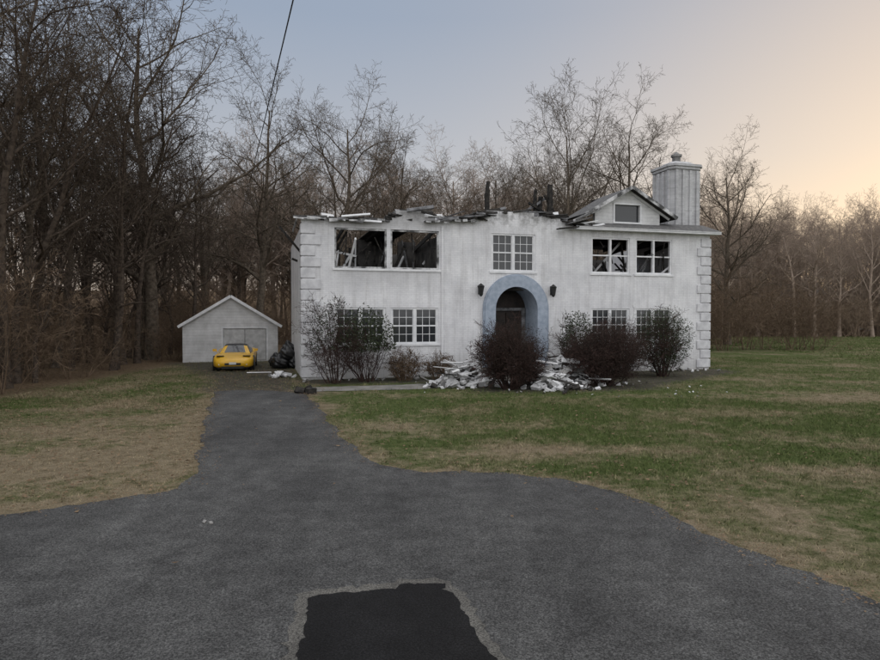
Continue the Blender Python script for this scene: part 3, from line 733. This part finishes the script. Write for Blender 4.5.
# ------------------------------------------------------------------ car
def car():
    e=empty('yellow_sports_car',(-10.25,31.9,0),math.radians(14))
    m,nt,b=base_mat('yellow_car_paint'); co=objco(nt)
    nt.links.new(ramp(nt,noise(nt,co,2.5),[(.3,(.66,.36,.012)),(.7,(.74,.43,.02))]),b.inputs['Base Color']); b.inputs['Roughness'].default_value=.35; b.inputs['Coat Weight'].default_value=.3
    blk=IRON; gl=mk_glass('car_glass',(.01,.011,.013),.05)
    rim,nt2,b2=base_mat('alloy'); b2.inputs['Base Color'].default_value=(.4,.4,.42,1); b2.inputs['Metallic'].default_value=.9; b2.inputs['Roughness'].default_value=.35
    lamp,nt3,b3=base_mat('lamp_lens'); b3.inputs['Base Color'].default_value=(.6,.6,.58,1); b3.inputs['Roughness'].default_value=.1
    st=[(-2.28,.50,.30,.44,.50),(-2.2,.70,.22,.48,.56),(-2.05,.83,.18,.54,.62),(-1.75,.91,.17,.63,.69),(-1.35,.94,.17,.71,.75),(-.9,.93,.17,.74,.80),(-.4,.91,.17,.76,.84),(.2,.90,.17,.78,.86),(.8,.93,.17,.82,.89),(1.35,.96,.17,.87,.92),(1.8,.95,.19,.89,.94),(2.12,.92,.28,.88,.93),(2.26,.84,.40,.84,.88)]
    mb=MB(); k=None
    for y,w,zb,zs,zt in st:
        half=[(w*.86,zb),(w*.985,zb+.07),(w,zb+(zs-zb)*.55),(w*.985,zs-.04),(w*.90,zs+.015),(w*.6,zt-.012),(w*.25,zt)]
        ringp=half+[(-x,z) for x,z in reversed(half)]; k=len(ringp)
        mb.v+=[(x,y,z) for x,z in ringp]
    for i in range(len(st)-1):
        for j in range(k): 
            j2=(j+1)%k; mb.f.append((i*k+j,i*k+j2,(i+1)*k+j2,(i+1)*k+j)[::-1]); mb.m.append(0)
    mb.f.append(tuple(range(k)));mb.m.append(0); mb.f.append(tuple(reversed(range((len(st)-1)*k,len(st)*k))));mb.m.append(0)
    mb.obj('body',[m],e,smooth=True)
    mb=MB(); gs=[(-.72,.80,.80,.74,.72),(-.02,.82,1.13,.78,.54),(.25,.83,1.19,.78,.52),(.65,.84,1.19,.77,.52),(1.0,.86,1.12,.76,.50),(1.62,.91,.95,.70,.60)]
    for y,z0,z1,w0,w1 in gs:
        mb.v+=[(w0,y,z0),(w1,y,z1-.03),(w1*.7,y,z1),(-w1*.7,y,z1),(-w1,y,z1-.03),(-w0,y,z0)]
    for i in range(len(gs)-1):
        for j in range(5):
            mi=0
            if i in(1,2,3) and j in (1,2,3): mi=2
            if i==0 and j in(1,3): mi=1
            mb.f.append((i*6+j,i*6+j+1,(i+1)*6+j+1,(i+1)*6+j)[::-1]); mb.m.append(mi)
    mb.obj('greenhouse',[gl,m,blk],e,smooth=False)
    mb=MB()
    for s_ in (-1,1):
        for y in (-1.36,1.36):
            c=V(s_*.74,y,.325); ax=V(s_,0,0)
            mb.tube([c,c+ax*.19,c+ax*.215],[.325,.325,.29],24,0,True)
            mb.tube([c+ax*.216,c+ax*.225],[.23,.22],20,1,True)
            mb.tube([c+ax*.0,c+ax*(.205 if y<0 else .222)],[.375,.375],24,0,True)
        mb.box(s_*.5-.14,s_*.5+.14,-2.235,-2.20,.30,.36,2)
        x=s_*.98; mb.box(x-.09,x+.09,-.42,-.30,.86,.98,3)
        mb.beam((s_*.85,-.36,.82),(s_*.95,-.36,.9),.04,.04,3)
        mb.box(s_*.60-.17,s_*.60+.17,-1.86,-1.50,.705,.712,0)
    mb.box(-.36,.36,-2.30,-2.25,.30,.40,0); mb.box(-.5,.5,-2.25,-2.0,.13,.24,0); mb.box(-.7,.7,-2.0,2.0,.12,.2,0)
    mb.box(-.16,.16,-2.315,-2.301,.33,.44,2)
    mb.obj('wheels_and_trim',[blk,rim,lamp,m],e)
car()
# ------------------------------------------------------------------ poles and wire
def pole(x,y,h):
    mb=MB(); mb.tube([V(0,0,-.3),V(0,0,h)],[.16,.11],10,0,True)
    mb.tube([V(0,-.16,h-.5),V(0,-.16,h-.2)],[.05,.04],8,0,True)
    mb.obj('utility_pole',[WOODP],loc=(x,y,float(f_z(np.array(x),np.array(y)))))
Aw=V(7.5,-15,12.2); Bw=V(-23.5,74,12.6)
pole(7.5,-15,12.7); pole(-23.5,74,12.8)
mb=MB(); pts=[]
for i in range(41):
    t=i/40; p=Aw.lerp(Bw,t); p.z-=1.1*4*t*(1-t)*.4; pts.append(p)
mb.tube(pts,[.022]*41,6); mb.obj('utility_wire',[IRON])
# ------------------------------------------------------------------ neighbours
def nb(x,y,w,d,h,rz):
    e=empty('neighbour_house',(x,y,float(f_z(np.array(x),np.array(y)))-.2),rz); mb=MB()
    wall_x(mb,0,w,0,h,0,.2,[(w*.15,w*.3,1,2.4),(w*.6,w*.75,1,2.4)]); mb.box(0,.2,.2,d,0,h);mb.box(w-.2,w,.2,d,0,h);mb.box(.2,w-.2,d-.2,d,0,h)
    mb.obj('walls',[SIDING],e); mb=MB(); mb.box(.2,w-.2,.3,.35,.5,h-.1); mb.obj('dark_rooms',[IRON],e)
    mb=MB(); mb.face([(-.4,-.4,h),(w+.4,-.4,h),(w+.4,d/2,h+2.6),(-.4,d/2,h+2.6)]); mb.face([(-.4,d/2,h+2.6),(w+.4,d/2,h+2.6),(w+.4,d+.4,h),(-.4,d+.4,h)])
    mb.face([(0,0,h),(0,d,h),(0,d/2,h+2.5)]); mb.face([(w,0,h),(w,d/2,h+2.5),(w,d,h)])
    mb.obj('roof',[SHINGLE],e)
nb(50,108,14,8,5.5,-.2); nb(70,106,12,8,5.5,-.4)
# ------------------------------------------------------------------ sky, light, camera
SUNAZ=math.radians(50); SUNEL=math.radians(4)
sd=V(math.sin(SUNAZ)*math.cos(SUNEL),math.cos(SUNAZ)*math.cos(SUNEL),math.sin(SUNEL))
w=bpy.data.worlds.new('World'); SC.world=w; w.use_nodes=True; nt=w.node_tree; bg=nt.nodes['Background']
sk=nt.nodes.new('ShaderNodeTexSky'); sk.sky_type='NISHITA'; sk.sun_disc=False; sk.sun_elevation=SUNEL; sk.sun_rotation=SUNAZ
sk.air_density=1.0; sk.dust_density=1.0; sk.ozone_density=1.5
tc=nt.nodes.new('ShaderNodeTexCoord'); D3=tc.outputs['Generated']
s=nt.nodes.new('ShaderNodeSeparateXYZ'); nt.links.new(D3,s.inputs[0])
base=ramp(nt,s.outputs[2],[(0.0,(.80,.67,.56)),(.10,(.76,.68,.62)),(.22,(.55,.57,.62)),(.42,(.37,.44,.56)),(1.0,(.32,.40,.54))])
dp=nt.nodes.new('ShaderNodeVectorMath'); dp.operation='DOT_PRODUCT'; nt.links.new(D3,dp.inputs[0]); dp.inputs[1].default_value=sd
g=math_(nt,'POWER',math_(nt,'MAXIMUM',dp.outputs['Value'],0.0),6.0)
glow=mixc(nt,1.0,mixc(nt,g,(0,0,0),(.60,.33,.04)),base,'ADD')
# added fill: sky brightened overhead and behind the camera to light the front walls
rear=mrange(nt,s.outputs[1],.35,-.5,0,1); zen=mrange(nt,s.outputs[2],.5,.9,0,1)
sky_fill=math_(nt,'MAXIMUM',rear,zen)
lit=mixc(nt,sky_fill,glow,(1.52,1.52,1.54))
skn=mixc(nt,1.0,sk.outputs[0],(.12,.12,.12),'MULTIPLY')
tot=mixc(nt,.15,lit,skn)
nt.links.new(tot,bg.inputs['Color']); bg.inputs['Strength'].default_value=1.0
ld=bpy.data.lights.new('sun','SUN'); ld.energy=.6; ld.angle=math.radians(15); ld.color=(1,.80,.58)
lo=bpy.data.objects.new('sun',ld); COL.objects.link(lo)
lo.rotation_euler=sd.to_track_quat('Z','Y').to_euler(); lo.location=(60,50,30)
cd=bpy.data.cameras.new('camera'); cd.sensor_width=36; cd.lens=26; cd.clip_end=3000; cd.clip_start=.05
co_=bpy.data.objects.new('camera',cd); COL.objects.link(co_); co_.location=(0,0,2.6); co_.rotation_euler=(math.radians(90-1.26),0,0)
SC.camera=co_
SC.view_settings.view_transform='Standard'; SC.view_settings.look='None'; SC.view_settings.exposure=0
